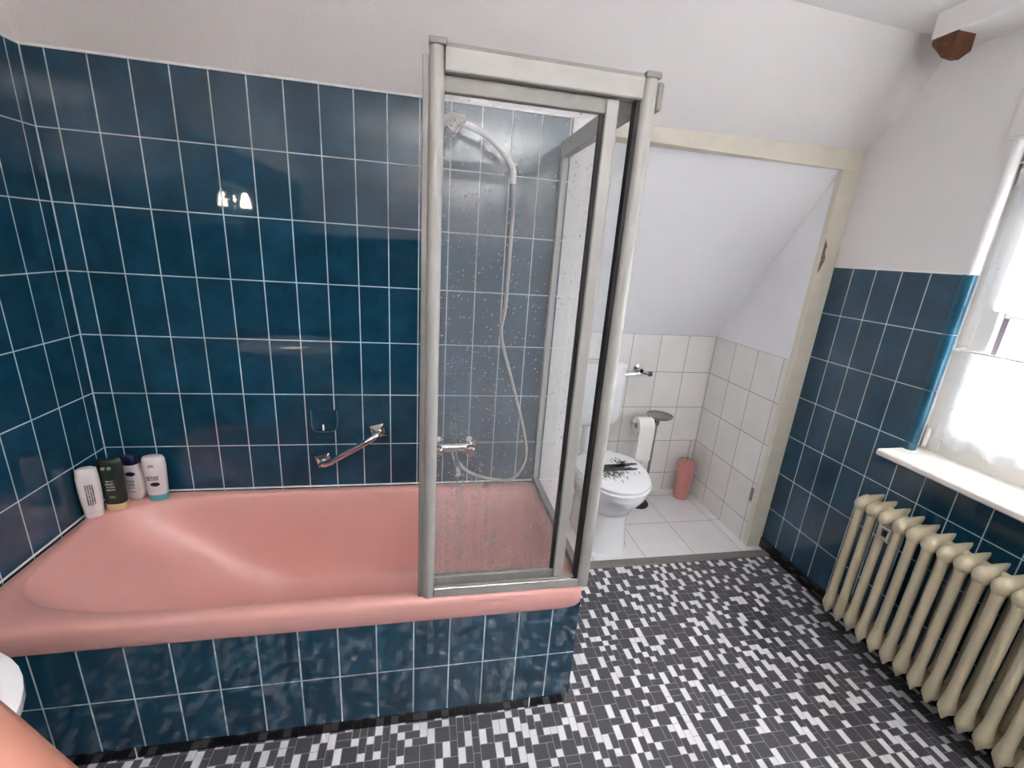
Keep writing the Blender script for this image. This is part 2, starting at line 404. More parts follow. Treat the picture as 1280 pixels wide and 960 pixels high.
# wall behind the camera
bm = bmesh.new()
vface(bm, 'y', ROOM_Y, 0, RX, 0, RT, TX0, ZR, 0); vface(bm, 'y', ROOM_Y, 0, RX, RT, CEIL + .05, TX0, ZR, 1)
struct(obj('wall_front', bm, ['tile', 'plaster']))
# flat ceiling and the sloping ceiling, with soft papered corners
bm = bmesh.new()
bm.faces.new([bm.verts.new(p) for p in ((0, ROOM_Y, CEIL), (RX, ROOM_Y, CEIL), (RX, .15, CEIL), (0, .15, CEIL))])
struct(obj('ceiling', bm, 'plaster'), 'flat white ceiling')
bm = bmesh.new(); N = 40; prof = []
for k in range(N + 1):
    x = RX * k / N
    prof.append(x)
for x in (RX - .10, RX - .075, RX - .05, RX - .025, RX - .01, .01, .025): prof.append(x)
prof = sorted(set(round(p, 4) for p in prof)); rows = []
for x in prof:
    t = max(0.0, min(1.0, (x - 1.7) / (RX - 1.7)))
    yb, zb = 0.0 + .075 * t, TOPZ + .043 * t
    yt = -.20 + .085 * t
    d = RX - x; pull = 0.0
    if d < .10: pull = .10 - math.sqrt(max(0, .10 ** 2 - (.10 - d) ** 2))
    if x < .03: pull = .03 - math.sqrt(max(0, .03 ** 2 - (.03 - x) ** 2))
    row = []
    for j in range(9):
        s = j / 8
        # cove into the flat ceiling
        y = yb + (yt - yb) * s; z = zb + (CEIL - zb) * s
        row.append((x, y - pull * .85 * min(1, s * 3), z + (.06 if j == 8 else 0)))
    rows.append(row)
R = [[bm.verts.new(p) for p in r] for r in rows]
for a, b in zip(R, R[1:]):
    for j in range(8): bm.faces.new((a[j], a[j + 1], b[j + 1], b[j]))
struct(obj('ceiling_slope', bm, 'slope', smooth=0), 'steep white sloping ceiling above the bath and the toilet alcove')
# toilet alcove
AZ = 1.077
bm = bmesh.new(); za = AZ - 5 * .2355
def vf2(axis, val, a0, a1, z0, z1, ua, mi):
    mk = (lambda a, z: (val, a, z)) if axis == 'x' else (lambda a, z: (a, val, z))
    return quad_uv(bm, [mk(a0, z0), mk(a1, z0), mk(a1, z1), mk(a0, z1)], [(a - ua + 1.86, z - za) for a, z in ((a0, z0), (a1, z0), (a1, z1), (a0, z1))], mi)
vf2('y', ALB, ALL, ALR, 0, AZ, ALR, 0)
struct(obj('wall_back', bm, ['wtile']), 'white tiled back wall of the toilet alcove')
bm = bmesh.new()
vf2('x', ALR, OPY, ALB, 0, AZ, .507, 0)
bm.faces.new([bm.verts.new(p) for p in ((ALR, OPY, AZ), (ALR, ALB, AZ), (ALR, ALB, AZ + .05), (ALR, OPY, 2.08))]).material_index = 1
struct(obj('wall_right', bm, ['wtile', 'smooth']), 'right wall of the toilet alcove, white tiles below and plaster above')
bm = bmesh.new()
vf2('x', ALL, 0.0, ALB, 0, AZ, .507, 0)
bm.faces.new([bm.verts.new(p) for p in ((ALL, 0, AZ), (ALL, ALB, AZ), (ALL, ALB, AZ + .05), (ALL, OPY, 2.08), (ALL, 0, 2.08))]).material_index = 1
struct(obj('wall_left', bm, ['wtile', 'smooth']), 'left wall of the toilet alcove')
bm = bmesh.new()
bm.faces.new([bm.verts.new(p) for p in ((ALL, OPY + .012, 1.950), (ALR, OPY + .012, 1.950), (ALR, ALB, AZ - .0), (ALL, ALB, AZ))])
struct(obj('ceiling_slope', bm, 'smooth'), 'white sloping ceiling inside the toilet alcove')
# painted frame round the alcove opening
struct(obj('trim_1', B(ALR - .005, RX, OPY, OPY + .03, 0, 1.945), 'cream', bevel=.003), 'cream painted post at the right of the toilet alcove')
_sl = lambda x: .075 * max(0.0, min(1.0, (x - 1.7) / (RX - 1.7)))
bm = loft(bmesh.new(), [[(x, _sl(x) - .001, 1.945), (x, _sl(x) - .001, TOPZ + .043 * _sl(x) / .075 + .002), (x, _sl(x) + .05, 2.2), (x, OPY + .05, 2.2), (x, OPY + .05, 1.945)] for x in (ALL - .155, RX)])
struct(obj('trim_2', bm, 'cream', bevel=.002), 'cream painted lintel over the toilet alcove')
struct(obj('trim_3', B(ALL - .03, ALL + .012, -.01, OPY + .03, 0, 1.945), 'cream', bevel=.003), 'cream post at the left of the toilet alcove')
struct(obj('trim_4', B(ALL - .16, RX, -.022, .028, -.004, .008), 'alud', bevel=.003), 'grey metal threshold strip between the vinyl and the white tiles')
bm = bmesh.new(); rr = random.Random(3)
pts = []
for k in range(10):
    s = k / 9; pts.append((2.972 + .030 * (1 - (2 * s - 1) ** 2) * rr.uniform(.5, 1), 1.50 + .16 * s))
ring0 = [(p[0], OPY - .0008, p[1]) for p in pts] + [(2.9725, OPY - .0008, 1.63), (2.9725, OPY - .0008, 1.53)]
loft(bm, [ring0, [(a, OPY + .001, c) for a, b, c in ring0]])
struct(obj('trim_5', bm, 'chip'), 'chipped bare wood patch on the cream post')
struct(obj('trim_6', B(ALR - .004, ALR + .004, OPY + .045, OPY + .065, .26, .34), 'alud', bevel=.001), 'small metal strike plate low on the right side of the alcove opening')
# skirting, caulk, tile edge strips
struct(obj('baseboard_right', B(RX - .012, RX + .01, ROOM_Y, OPY - .002, 0, .062), 'black', bevel=.003), 'black glazed skirting along the window wall')
bm = B(0, 1.70, -.004, .01, TOPZ - .002, TOPZ + .005); box(bm, -.01, .004, ROOM_Y, 0, TOPZ - .002, TOPZ + .005)
struct(obj('trim_7', bm, 'caulk'), 'pale edge strip on top of the bath tiling')
bm = B(RX - .004, RX + .01, WY1, OPY - .002, RT - .002, RT + .004)
struct(obj('trim_8', bm, 'caulk'), 'pale edge strip on top of the blue tiling beside the window')
# bullnose tiles up the reveal edge, white corner bead above
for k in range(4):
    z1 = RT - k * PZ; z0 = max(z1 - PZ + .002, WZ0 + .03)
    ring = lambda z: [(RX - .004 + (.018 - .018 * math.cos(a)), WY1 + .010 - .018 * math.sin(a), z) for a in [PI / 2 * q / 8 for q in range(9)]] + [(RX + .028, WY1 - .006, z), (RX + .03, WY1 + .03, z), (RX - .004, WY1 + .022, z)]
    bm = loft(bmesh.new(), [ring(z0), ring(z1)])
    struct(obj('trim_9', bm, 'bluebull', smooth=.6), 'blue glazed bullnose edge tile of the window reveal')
ring = lambda z: [(RX - .0035 + (.0175 - .0175 * math.cos(a)), WY1 + .0105 - .0175 * math.sin(a), z) for a in [PI / 2 * q / 8 for q in range(9)]] + [(RX + .028, WY1 - .0055, z), (RX + .03, WY1 + .03, z), (RX + .0005, WY1 + .03, z), (RX + .0005, WY1 + .0115, z)]
struct(obj('trim_10', loft(bmesh.new(), [ring(RT - .03), ring(WZ1 + .02)]), 'plaster', smooth=.6), 'rounded white plaster corner of the window reveal')
# boxed beam under the ceiling
struct(obj('trim_11', B(2.895, RX + .02, ROOM_Y, -.225, 2.305, CEIL + .02), 'plaster', bevel=.012), 'white boxed beam under the ceiling above the window')
# ================================================================== WINDOW
def frame4(bm, x0, x1, y0, y1, z0, z1, wd):
    box(bm, x0, x1, y0, y0 + wd, z0, z1); box(bm, x0, x1, y1 - wd, y1, z0, z1)
    box(bm, x0, x1, y0 + wd, y1 - wd, z0, z0 + wd); box(bm, x0, x1, y0 + wd, y1 - wd, z1 - wd, z1); return bm
win = thing('window_1', 'white window with lace curtains above the radiator', 'window', (3.16, -1.06, WZ0)); win['kind'] = 'structure'
child('frame', frame4(bmesh.new(), 3.16, 3.24, YI0, YI1, WZ0 + .02, WZ1, .080), 'wframe', win, bevel=.005)
child('sash', frame4(bmesh.new(), 3.148, 3.178, YI0 + .060, YI1 - .060, WZ0 + .085, WZ1 - .065, .062), 'wframe', win, bevel=.008)
child('sash_seal', frame4(bmesh.new(), 3.170, 3.184, YI0 + .120, YI1 - .120, WZ0 + .145, WZ1 - .125, .018), simple('grey_purple_seal', srgb(132, 122, 134), .5), win)
child('pane', B(3.176, 3.179, YI0 + .13, YI1 - .13, WZ0 + .155, WZ1 - .135), 'glass', win)
bm = B(3.164, 3.182, YI0 + .124, YI1 - .124, 1.398, 1.424)
child('glazing_bar', bm, 'wframe', win, bevel=.003)
bm = bmesh.new(); lathe(bm, (3.152, YI1 - .035, WZ0 + .035), [(.004, 0), (.009, .004), (.009, .085), (.004, .089)], n=14)
child('hinge', bm, 'wframe', win, smooth=.6)
bm = bmesh.new(); lathe(bm, (3.152, YI1 - .035, WZ1 - .13), [(.004, 0), (.009, .004), (.009, .085), (.004, .089)], n=14)
child('hinge', bm, 'wframe', win, smooth=.6)
# sill board
ring = lambda y: [(2.945, y, .832), (2.938, y, .838), (2.938, y, .853), (2.944, y, .859), (3.165, y, .862), (3.165, y, .832)]
o = obj('window_sill', loft(bmesh.new(), [ring(-1.74), ring(-.462)]), 'sill', bevel=.002)
tag(o, 'white window sill board over the radiator', 'window sill')
# shutter box
bm = B(RX - .012, 3.3, WY0 - .0, -.462, 1.968, 2.115)
o = thing('shutter_box', 'white roller shutter box above the window', 'shutter box', (RX, -1.06, 1.965))
child('housing', B(RX - .010, RX - .001, WY0, -.450, 1.967, 2.115), 'wframe', o, bevel=.004)
child('cover_panel', B(RX - .016, RX - .009, WY0 + .012, -.460, 1.975, 2.100), 'wframe', o, bevel=.003)
# lace
def lace_cloth(name, y0, y1, zh, ztop, xb, amp, label, parent_rod=None):
    bm = bmesh.new(); uvl = bm.loops.layers.uv.verify(); n = 260; m = 14; G = []
    for i in range(n + 1):
        s = i / n; y = y1 + (y0 - y1) * s; u = (y1 - y)
        sc = .026 * abs(math.sin(PI * (u - .02) / .13 * 1.0)) + .007 * abs(math.sin(PI * u / .026))
        hem = zh + .012 - sc
        col = []
        for j in range(m + 1):
            q = (j / m) ** 1.4; z = hem + (ztop - hem) * q
            x = xb + amp * math.sin(u * 2 * PI / .11 + .8) * (1 - .5 * q) + .4 * amp * math.sin(u * 2 * PI / .047)
            col.append((bm.verts.new((x, y, z)), (u, z - zh)))
        G.append(col)
    for i in range(n):
        for j in range(m):
            q = [G[i][j], G[i + 1][j], G[i + 1][j + 1], G[i][j + 1]]
            f = bm.faces.new([a for a, b in q])
            for l, (a, b) in zip(f.loops, q): l[uvl].uv = b
    o = obj(name, bm, 'lace', smooth=0)
    return tag(o, label, 'curtain', 'lace curtains at the window')
lace_cloth('lace_curtain', -1.64, -.480, 1.437, 1.90, 3.138, .004, 'upper white lace valance hanging across the top of the window')
lace_cloth('lace_curtain', -1.64, -.500, .922, 1.266, 3.138, .004, 'lower white lace cafe curtain hanging over the window sill')
for z, lab in ((1.905, 'thin white curtain rod carrying the upper lace valance'), (1.268, 'thin white curtain rod carrying the lower lace curtain')):
    r = thing('curtain_rod', lab, 'curtain rod', (3.135, -1.06, z), 'curtain rods on the window')
    bm = bmesh.new(); lathe(bm, (3.133, -1.66, z), [(.004, 0), (.004, 1.20)], 'y', 12)
    child('rod', bm, 'wframe', r, smooth=.6)
    for yy in (-.486, -1.65):
        bm = B(3.127, 3.162, yy - .006, yy + .006, z - .008, z + .008); child('bracket', bm, 'wframe', r, bevel=.002)
# wooden beam end
ring = lambda x, s: [(x, -.232 - .085 * q, 2.315 - .075 * p * s) for q, p in ((0, 0), (.0, .55), (.25, .9), (.6, 1.0), (1, .8), (1, 0))]
o = obj('beam_end', loft(bmesh.new(), [ring(2.90, .55), ring(2.935, .95), ring(2.975, 1.0)]), 'brown', bevel=.004)
tag(o, 'dark brown bare wooden block under the end of the white ceiling beam', 'wood block')
# ================================================================== BATHTUB
tub = thing('bathtub', 'salmon pink built-in bathtub', 'bathtub', (.85, -.34, 0))
bm = bmesh.new(); NS = 96
cx, cy = .84, -.345
X0, X1, Y0, Y1 = .003, 1.69, -.690, -.003
def rect(z, d): return sup(cx, cy, z, cx - X0 - d, X1 - cx - d, cy - Y0 - d, Y1 - cy - d, 26, NS)
rings = [rect(.428, .030), rect(.428, .004), rect(.436, 0), rect(.484, 0), rect(.497, .004), rect(RIM, .014)]
def inner(z, xl, xr, yf, yb, e): return sup(cx, cy, z, cx - xl, xr - cx, cy - yf, yb - cy, e, NS)
rings += [inner(RIM + .001, .050, 1.640, -.652, -.040, 3.9), inner(RIM - .003, .054, 1.636, -.647, -.044, 3.9), inner(RIM - .014, .061, 1.630, -.641, -.050, 3.8),
          inner(RIM - .05, .088, 1.620, -.630, -.062, 3.7), inner(RIM - .12, .160, 1.603, -.616, -.076, 3.6), inner(RIM - .20, .290, 1.588, -.603, -.090, 3.4),
          inner(RIM - .28, .395, 1.570, -.588, -.106, 3.3), inner(RIM - .34, .485, 1.548, -.567, -.126, 3.1), inner(RIM - .375, .545, 1.515, -.535, -.158, 3.0),
          inner(RIM - .392, .62, 1.46, -.48, -.21, 2.7), inner(RIM - .398, .75, 1.3, -.40, -.29, 2.3)]
loft(bm, rings, cap0=False, cap1=True)
child('tub_body', bm, 'pink', tub, smooth=1.0)
bm = lathe(bmesh.new(), (1.40, -.345, RIM - .3975), [(.035, 0), (.034, .003), (.026, .004), (.006, .002)], n=24, cap0=False)
child('drain', bm, 'chrome', tub, smooth=.6)
bm = lathe(bmesh.new(), (1.588, -.345, RIM - .17), [(.03, .012), (.031, 0), (.022, -.006)], 'x', 24)
child('overflow', bm, 'chrome', tub, smooth=.6)
# caulk line
bm = B(.005, 1.70, -.006, .002, RIM - .003, RIM + .0035); box(bm, -.002, .005, -.684, -.0, RIM - .003, RIM + .0035)
struct(obj('trim_12', bm, 'caulk', bevel=.003), 'white caulk line between the bathtub and the tiles')
struct(obj('trim_13', B(-.001, .0030, -.0030, .001, RIM, TOPZ), simple('pale_grout', srgb(188, 208, 216), .5)), 'pale grout line up the corner of the tiled walls')
# tiled apron
ap = thing('bath_panel', 'blue tiled front panel under the pink bathtub', 'bath panel', (.85, WY, 0))
bm = bmesh.new(); ZA = .2333 - 2 * PZ
vface(bm, 'y', WY, .0, 1.682, .050, .432, .175, ZA, 0)
vface(bm, 'x', 1.682, WY, -.002, .050, .432, WY, ZA, 0)
quad_uv(bm, [(0, WY, .05), (1.682, WY, .05), (1.682, -.002, .05), (0, -.002, .05)], [(.05, .05)] * 4)
for v in bm.verts: v.co -= ap.location
obj('tiled_front', bm, 'paneltile', ap)
bm = B(0, 1.674, WY + .005, -.005, 0, .051)
child('plinth', bm, 'black', ap, bevel=.001)
for x in (.36, 1.545):
    child('plinth_joint', B(x, x + .003, WY + .0038, WY + .007, 0, .05), 'caulk', ap)
# ================================================================== SHOWER SCREEN
YS = -.668
sc = thing('shower_screen', 'aluminium framed glass shower screen standing on the bathtub rim', 'shower screen', (1.44, YS, RIM))
ZT = 1.915
def profile_post(x0, x1, z0, z1, y0=YS - .018, y1=YS + .018):
    c = (x0 + x1) / 2; h = (x1 - x0) / 2
    pr = [(c + h * math.sin(a), y0 + .016 - .016 * math.cos(a)) for a in [PI * (q / 10 - .5) for q in range(11)]]
    pr += [(x1, y1), (x0, y1)]
    return loft(bmesh.new(), [[(x, y, z) for x, y in pr] for z in (z0, z1)])
child('post', profile_post(1.180, 1.214, RIM + .002, ZT - .012), 'alu', sc, smooth=.6)
child('post', profile_post(1.660, 1.698, RIM + .002, ZT - .012), 'alu', sc, smooth=.6)
child('post_channel', B(1.167, 1.181, YS - .006, YS + .02, RIM, ZT - .03), 'alud', sc, bevel=.002)
for x in (1.197, 1.679): child('end_cap', B(x - .018, x + .02, YS - .02, YS + .02, ZT - .013, ZT), 'alud', sc, bevel=.003)
bm = bmesh.new(); ring = lambda x: [(x, YS - .014, ZT - .058), (x, YS - .016, ZT - .055), (x, YS - .016, ZT - .014), (x, YS - .004, ZT - .002), (x, YS + .016, ZT - .002), (x, YS + .016, ZT - .058)]
child('top_rail', loft(bm, [ring(1.214), ring(1.660)]), 'alu', sc)
child('bottom_rail', B(1.214, 1.660, YS - .015, YS + .015, RIM + .002, RIM + .030), 'alu', sc, bevel=.003)
child('bottom_rail_edge', B(1.214, 1.660, YS - .017, YS - .009, RIM + .030, RIM + .034), 'chrome', sc, bevel=.001)
# sliding panel
child('top_stile', B(1.212, 1.612, YS + .0, YS + .018, ZT - .092, ZT - .058), 'alud', sc, bevel=.003)
child('bottom_stile', B(1.212, 1.612, YS + .0, YS + .018, RIM + .032, RIM + .062), 'alud', sc, bevel=.003)
child('sliding_stile', B(1.580, 1.612, YS - .004, YS + .018, RIM + .034, ZT - .060), 'alu', sc, bevel=.005)
child('sliding_glass', B(1.210, 1.584, YS + .008, YS + .012, RIM + .06, ZT - .09), 'haze', sc)
child('gasket', B(1.570, 1.581, YS + .003, YS + .0145, RIM + .06, ZT - .09), 'rubber', sc)
child('rear_glass', B(1.612, 1.655, YS + .012, YS + .016, RIM + .03, ZT - .058), 'hazec', sc)
child('gasket', B(1.650, 1.661, YS - .006, YS + .017, RIM + .03, ZT - .058), 'rubber', sc)
# return panel along the end of the tub
XS = 1.679
child('return_rail', B(XS - .014, XS + .014, YS + .02, -.004, ZT - .068, ZT - .012), 'alud', sc, bevel=.003)
child('return_rail', B(XS - .012, XS + .012, YS + .02, -.02, RIM + .002, RIM + .028), 'alud', sc, bevel=.003)
child('wall_profile', B(XS - .012, XS + .012, -.03, -.003, RIM, ZT - .068), 'alu', sc, bevel=.003)
child('return_glass', B(XS - .002, XS + .002, YS + .02, -.028, RIM + .026, ZT - .066), 'hazec', sc)
child('cap_bracket', B(1.697, 1.712, YS - .012, YS + .016, ZT - .075, ZT - .016), 'alud', sc, bevel=.006)
# ================================================================== SHOWER
sh = thing('shower_mixer', 'chrome wall mixer tap behind the hazy shower glass', 'tap', (1.30, -.03, .70))
bm = bmesh.new(); tube(bm, [(1.235, -.055, .70), (1.37, -.055, .70)], .022, 18); child('body', bm, 'chrome', sh, smooth=.6)
for x in (1.235, 1.37):
    bm = lathe(bmesh.new(), (x, -.002, .70), [(.012, -.055), (.012, -.02), (.032, -.012), (.034, 0)], 'y', 20); child('wall_flange', bm, 'chrome', sh, smooth=.6)
    bm = lathe(bmesh.new(), (x, -.075, .70), [(.017, -.035), (.022, -.03), (.024, -.006), (.014, .012)], 'y', 16); child('handle', bm, 'chrome', sh, smooth=.6)
bm = bmesh.new(); tube(bm, spline([(1.303, -.06, .69), (1.305, -.10, .675), (1.31, -.17, .665), (1.312, -.20, .645)], 6), [.014] * 13 + [.013] * 6, 14); child('spout', bm, 'chrome', sh, smooth=.6)
hs = thing('hand_shower', 'chrome hand shower in its holder behind the hazy shower glass', 'shower head', (1.478, -.04, 1.78))
bm = lathe(bmesh.new(), (1.478, -.002, 1.795), [(.016, -.05), (.02, -.03), (.03, -.01), (.031, 0)], 'y', 18); child('holder', bm, 'chrome', hs, smooth=.6)
bm = bmesh.new(); tube(bm, spline([(1.480, -.075, 1.735), (1.472, -.08, 1.79), (1.42, -.09, 1.845), (1.35, -.10, 1.885), (1.28, -.105, 1.905)], 6), .0115, 14); child('handle', bm, 'wplast', hs, smooth=.6)
bm = bmesh.new(); tube(bm, [(1.30, -.10, 1.912), (1.262, -.106, 1.900), (1.24, -.11, 1.872), (1.238, -.11, 1.862)], [.016, .034, .042, .036], 20); child('spray_head', bm, 'chrome', hs, smooth=.6)
bm = bmesh.new(); tube(bm, spline([(1.480, -.075, 1.74), (1.487, -.07, 1.62), (1.484, -.06, 1.31), (1.475, -.06, 1.18), (1.535, -.055, .98), (1.60, -.06, .76), (1.612, -.07, .64), (1.56, -.075, .555), (1.46, -.08, .56), (1.36, -.078, .60), (1.305, -.065, .66)], 8), .0072, 10)
o = obj('shower_hose', bm, 'alu', smooth=.6); tag(o, 'long metal shower hose hanging in a loop behind the hazy glass', 'shower hose')
# ================================================================== GRAB BAR, SOAP DISH
gb = thing('grab_bar', 'sloping chrome grab bar on the tiles above the bathtub', 'grab bar', (.885, 0, .68))
A, Bp = Vector((.775, 0, .625)), Vector((.992, 0, .755))
dr = (Bp - A).normalized()
for p in (A, Bp):
    bm = bmesh.new(); rings = []
    for s, y in ((.033, -.001), (.033, -.008), (.026, -.014), (.014, -.018)):
        c4 = []
        for k in range(4):
            a = PI / 2 * k + math.atan2(dr.z, dr.x); c4.append((p.x + s * 1.25 * math.cos(a + PI / 4 * 0), y, p.z - s * 1.25 * math.sin(a)))
        rings.append(c4)
    child('wall_plate', loft(bm, rings), 'chrome', gb, bevel=.002)
bm = bmesh.new(); yy = Vector((0, -1, 0))
tube(bm, spline([A + yy * .012, A + yy * .04, A + dr * .03 + yy * .062, A + dr * .09 + yy * .066, Bp - dr * .09 + yy * .066, Bp - dr * .03 + yy * .062, Bp + yy * .04, Bp + yy * .012], 6), .0130, 16)
child('bar', bm, 'chrome', gb, smooth=.6)
sd = thing('soap_dish', 'small blue ceramic soap dish set into the bath wall tiles', 'soap dish', (.786, 0, .80))
def rrect(x0, x1, z0, z1, r, y, n=6, rtop=None):
    out = []
    for (cxx, czz, a0, rr_) in ((x1 - r, z0 + r, -PI / 2, r), (x1 - (rtop or r), z1 - (rtop or r), 0, rtop or r), (x0 + (rtop or r), z1 - (rtop or r), PI / 2, rtop or r), (x0 + r, z0 + r, PI, r)):
        for k in range(n + 1):
            a = a0 + PI / 2 * k / n; out.append((cxx + rr_ * math.cos(a), y, czz + rr_ * math.sin(a)))
    return out
bm = bmesh.new()
loft(bm, [rrect(.733, .838, .756, .846, .024, -.0005, rtop=.012), rrect(.735, .836, .758, .844, .023, -.004, rtop=.012), rrect(.742, .829, .768, .838, .02, -.004, rtop=.010), rrect(.745, .826, .771, .835, .018, -.0015, rtop=.009)], False, True)
child('recess', bm, 'bluecer', sd, smooth=.8)
bm = bmesh.new(); prof = []
for k in range(13):
    s = k / 12; x = .740 + .092 * s; e = math.sin(PI * s) ** .5
    prof.append([(x, -.001, .758), (x, -.004 - .018 * e, .757 + .004 * (1 - e)), (x, -.006 - .019 * e, .766), (x, -.003 - .016 * e, .767), (x, -.001, .762)])
child('tray_lip', loft(bm, prof), 'bluecer', sd, smooth=.8)
up = [(.736, -.004, .845), (.736, -.006, .79), (.738, -.010, .775), (.746, -.018, .764), (.760, -.024, .761), (.786, -.026, .760), (.812, -.024, .761), (.825, -.018, .764), (.833, -.010, .775), (.835, -.006, .79), (.835, -.004, .845)]
bm = bmesh.new(); tube(bm, up, .0026, 8); child('rim', bm, simple('pale_blue_rim_highlight', (.07, .15, .19, 1), .15), sd, smooth=.8)  # highlight along the lip put into the colour, paler than the dish
bm = lathe(bmesh.new(), (.783, -.02, .763), [(.0035, 0), (.0035, .024), (.002, .027)], n=12); child('post', bm, 'wplast', sd, smooth=.6)
# ================================================================== BOTTLES
def bottle(name, label, x, y, rot, parts):
    """parts: list of (part name, material, profile[(half width, half depth, z)], [marks])"""
    t = thing(name, label, 'bottle', (x, y, RIM + .0015), 'bottles on the bathtub corner'); t.rotation_euler = (0, 0, rot)
    for nm, mat, prof in parts:
        obj(nm, loft(bmesh.new(), [sup(0, 0, z, a, a, b, b, 2.6, 32) for a, b, z in prof]), mat, t, smooth=.7)
    return t
def marks(t, rects, mat, y, name='label_print'):
    bm = bmesh.new()
    for x0, x1, z0, z1 in rects: box(bm, x0, x1, y - .0006, y + .004, z0, z1)
    obj(name, bm, mat, t)
def oval(t, cx_, cz, a, b, y, mat='navy'):
    bm = loft(bmesh.new(), [circ((cx_, y - .0008, cz), a, 'y', 24, b), circ((cx_, y + .004, cz), a, 'y', 24, b)]); obj('emblem', bm, mat, t)
rl = random.Random(11)
def lines(x0, x1, z0, z1, rows, upright=False):
    out = []; a0, a1, b0, b1 = (x0, x1, z0, z1) if not upright else (z0, z1, x0, x1)
    h = (b1 - b0) / rows
    for r in range(rows):
        a = a0 + rl.uniform(0, .004); lim = a1 - rl.uniform(0, .004); lo = b0 + r * h + h * .22; hi = b0 + r * h + h * .72
        while a < lim - .002:
            if rl.random() < .16: a += .0018; continue
            wd = rl.uniform(.0012, .0020); k = rl.random(); t_ = .0005; m = (lo + hi) / 2
            g = [(a, a + t_, lo, hi)]
            if k < .75: g.append((a + wd - t_, a + wd, lo, hi if k < .5 else m))
            g.append((a, a + wd, hi - t_, hi) if k > .3 else (a, a + wd, lo, lo + t_))
            if k > .55: g.append((a, a + wd, m - t_ / 2, m + t_ / 2))
            out += g; a += wd + .0007
    return out if not upright else [(p, q, u, v) for u, v, p, q in out]
t = bottle('shampoo_bottle', 'white bottle with a teal base cap, rightmost on the bathtub corner', .188, -.062, .06, [
    ('cap', 'teal', [(.029, .019, 0), (.031, .021, .003), (.031, .021, .026)]),
    ('body', 'bwhite', [(.031, .021, .026), (.033, .022, .05), (.036, .022, .10), (.038, .021, .14), (.036, .019, .168), (.031, .016, .178), (.020, .012, .181)])])
marks(t, lines(-.020, .022, .088, .106, 3), 'ink', -.0225); marks(t, lines(-.012, .012, .140, .150, 2), 'ink', -.0225, 'size_print')
oval(t, .004, .072, .015, .008, -.0222)
t = bottle('shampoo_bottle', 'white curved bottle with a navy cap, second from the right on the bathtub corner', .104, -.046, -.10, [
    ('body', 'bwhite', [(.030, .018, 0), (.034, .021, .005), (.041, .022, .03), (.040, .022, .06), (.036, .021, .10), (.029, .019, .135), (.026, .018, .142)]),
    ('cap', 'navy', [(.024, .018, .142), (.025, .018, .145), (.022, .016, .17), (.016, .012, .176)])])
oval(t, .006, .108, .016, .008, -.0213); marks(t, lines(-.012, .020, .03, .085, 4), simple('pale_label_ink', srgb(176, 162, 160), .5), -.0223)
t = bottle('shower_gel_bottle', 'dark green bottle standing on its cream cap at the bathtub corner', .083, -.118, .10, [
    ('cap', 'cap', [(.029, .019, 0), (.031, .021, .003), (.031, .021, .026)]),
    ('body', 'bgreen', [(.030, .020, .026), (.031, .021, .04), (.034, .022, .10), (.036, .020, .15), (.036, .015, .180), (.035, .006, .196), (.034, .002, .199)])])
marks(t, lines(-.015, .016, .080, .125, 4), 'lightink', -.0222); marks(t, lines(-.010, .012, .050, .062, 2), 'lightink', -.0216, 'small_print')
oval(t, -.014, .168, .006, .006, -.0185, 'lightink'); oval(t, .004, .168, .006, .006, -.0185, 'lightink')
t = bottle('shampoo_bottle', 'plain white bottle leaning in the corner against the left tiled wall', .036, -.162, .45, [
    ('cap', 'bwhite', [(.024, .016, 0), (.026, .018, .003), (.026, .018, .022)]),
    ('body', 'bwhite', [(.026, .018, .0225), (.029, .020, .05), (.031, .021, .10), (.031, .020, .15), (.028, .017, .180), (.018, .012, .186)])])
marks(t, lines(-.010, .014, .05, .132, 4, True), 'ink', -.0212)
# ================================================================== TOILET
TX = 2.160
to = thing('toilet', 'white toilet with a printed lid in the tiled alcove', 'toilet', (TX, .25, 0))
def tr(z, hx, yf, yb, e=2.3): 
    c = (yf + yb) / 2 + .06; return sup(TX, c, z, hx, hx, c - yf, yb - c, e, 48)
bm = bmesh.new()
loft(bm, [tr(0, .134, .074, .47, 2.7), tr(.012, .136, .072, .47, 2.7), tr(.03, .130, .080, .47, 2.7), tr(.10, .126, .088, .46, 2.7), tr(.18, .124, .092, .46, 2.6), tr(.225, .126, .088, .46, 2.5),
          tr(.236, .142, .062, .46), tr(.27, .146, .046, .46), tr(.31, .166, .012, .46), tr(.35, .181, -.018, .46), tr(.385, .187, -.030, .46), tr(.398, .185, -.028, .46), tr(.400, .17, -.01, .45)])
child('bowl', bm, 'ceram', to, smooth=.9)
child('seat', loft(bmesh.new(), [tr(.401, .185, -.034, .40, 2.2), tr(.404, .192, -.042, .405, 2.2), tr(.414, .193, -.043, .405, 2.2), tr(.419, .188, -.037, .40, 2.2)]), 'wplast', to, smooth=.9)
child('lid', loft(bmesh.new(), [tr(.421, .184, -.034, .415, 2.2), tr(.423, .189, -.039, .42, 2.2), tr(.434, .189, -.039, .42, 2.2), tr(.440, .182, -.031, .415, 2.2), tr(.443, .165, -.01, .40, 2.2)]), 'wplast', to, smooth=.9)
rp = random.Random(5); bm = bmesh.new()
def stroke(x0, y0, x1, y1, wd):
    a, b = Vector((x0, y0, .4425)), Vector((x1, y1, .4425)); d = (b - a).normalized(); s = Vector((-d.y, d.x, 0)) * wd / 2
    loft(bm, [[a - s, a + s, a + s + Vector((0, 0, .0011)), a - s + Vector((0, 0, .0011))], [b - s, b + s, b + s + Vector((0, 0, .0011)), b - s + Vector((0, 0, .0011))]])
for k in range(12):
    y = .20 + .006 * (k - 5) ; stroke(TX - .14 + rp.uniform(0, .04), y, TX + .11 + rp.uniform(-.05, .03), y + .010, .0085)
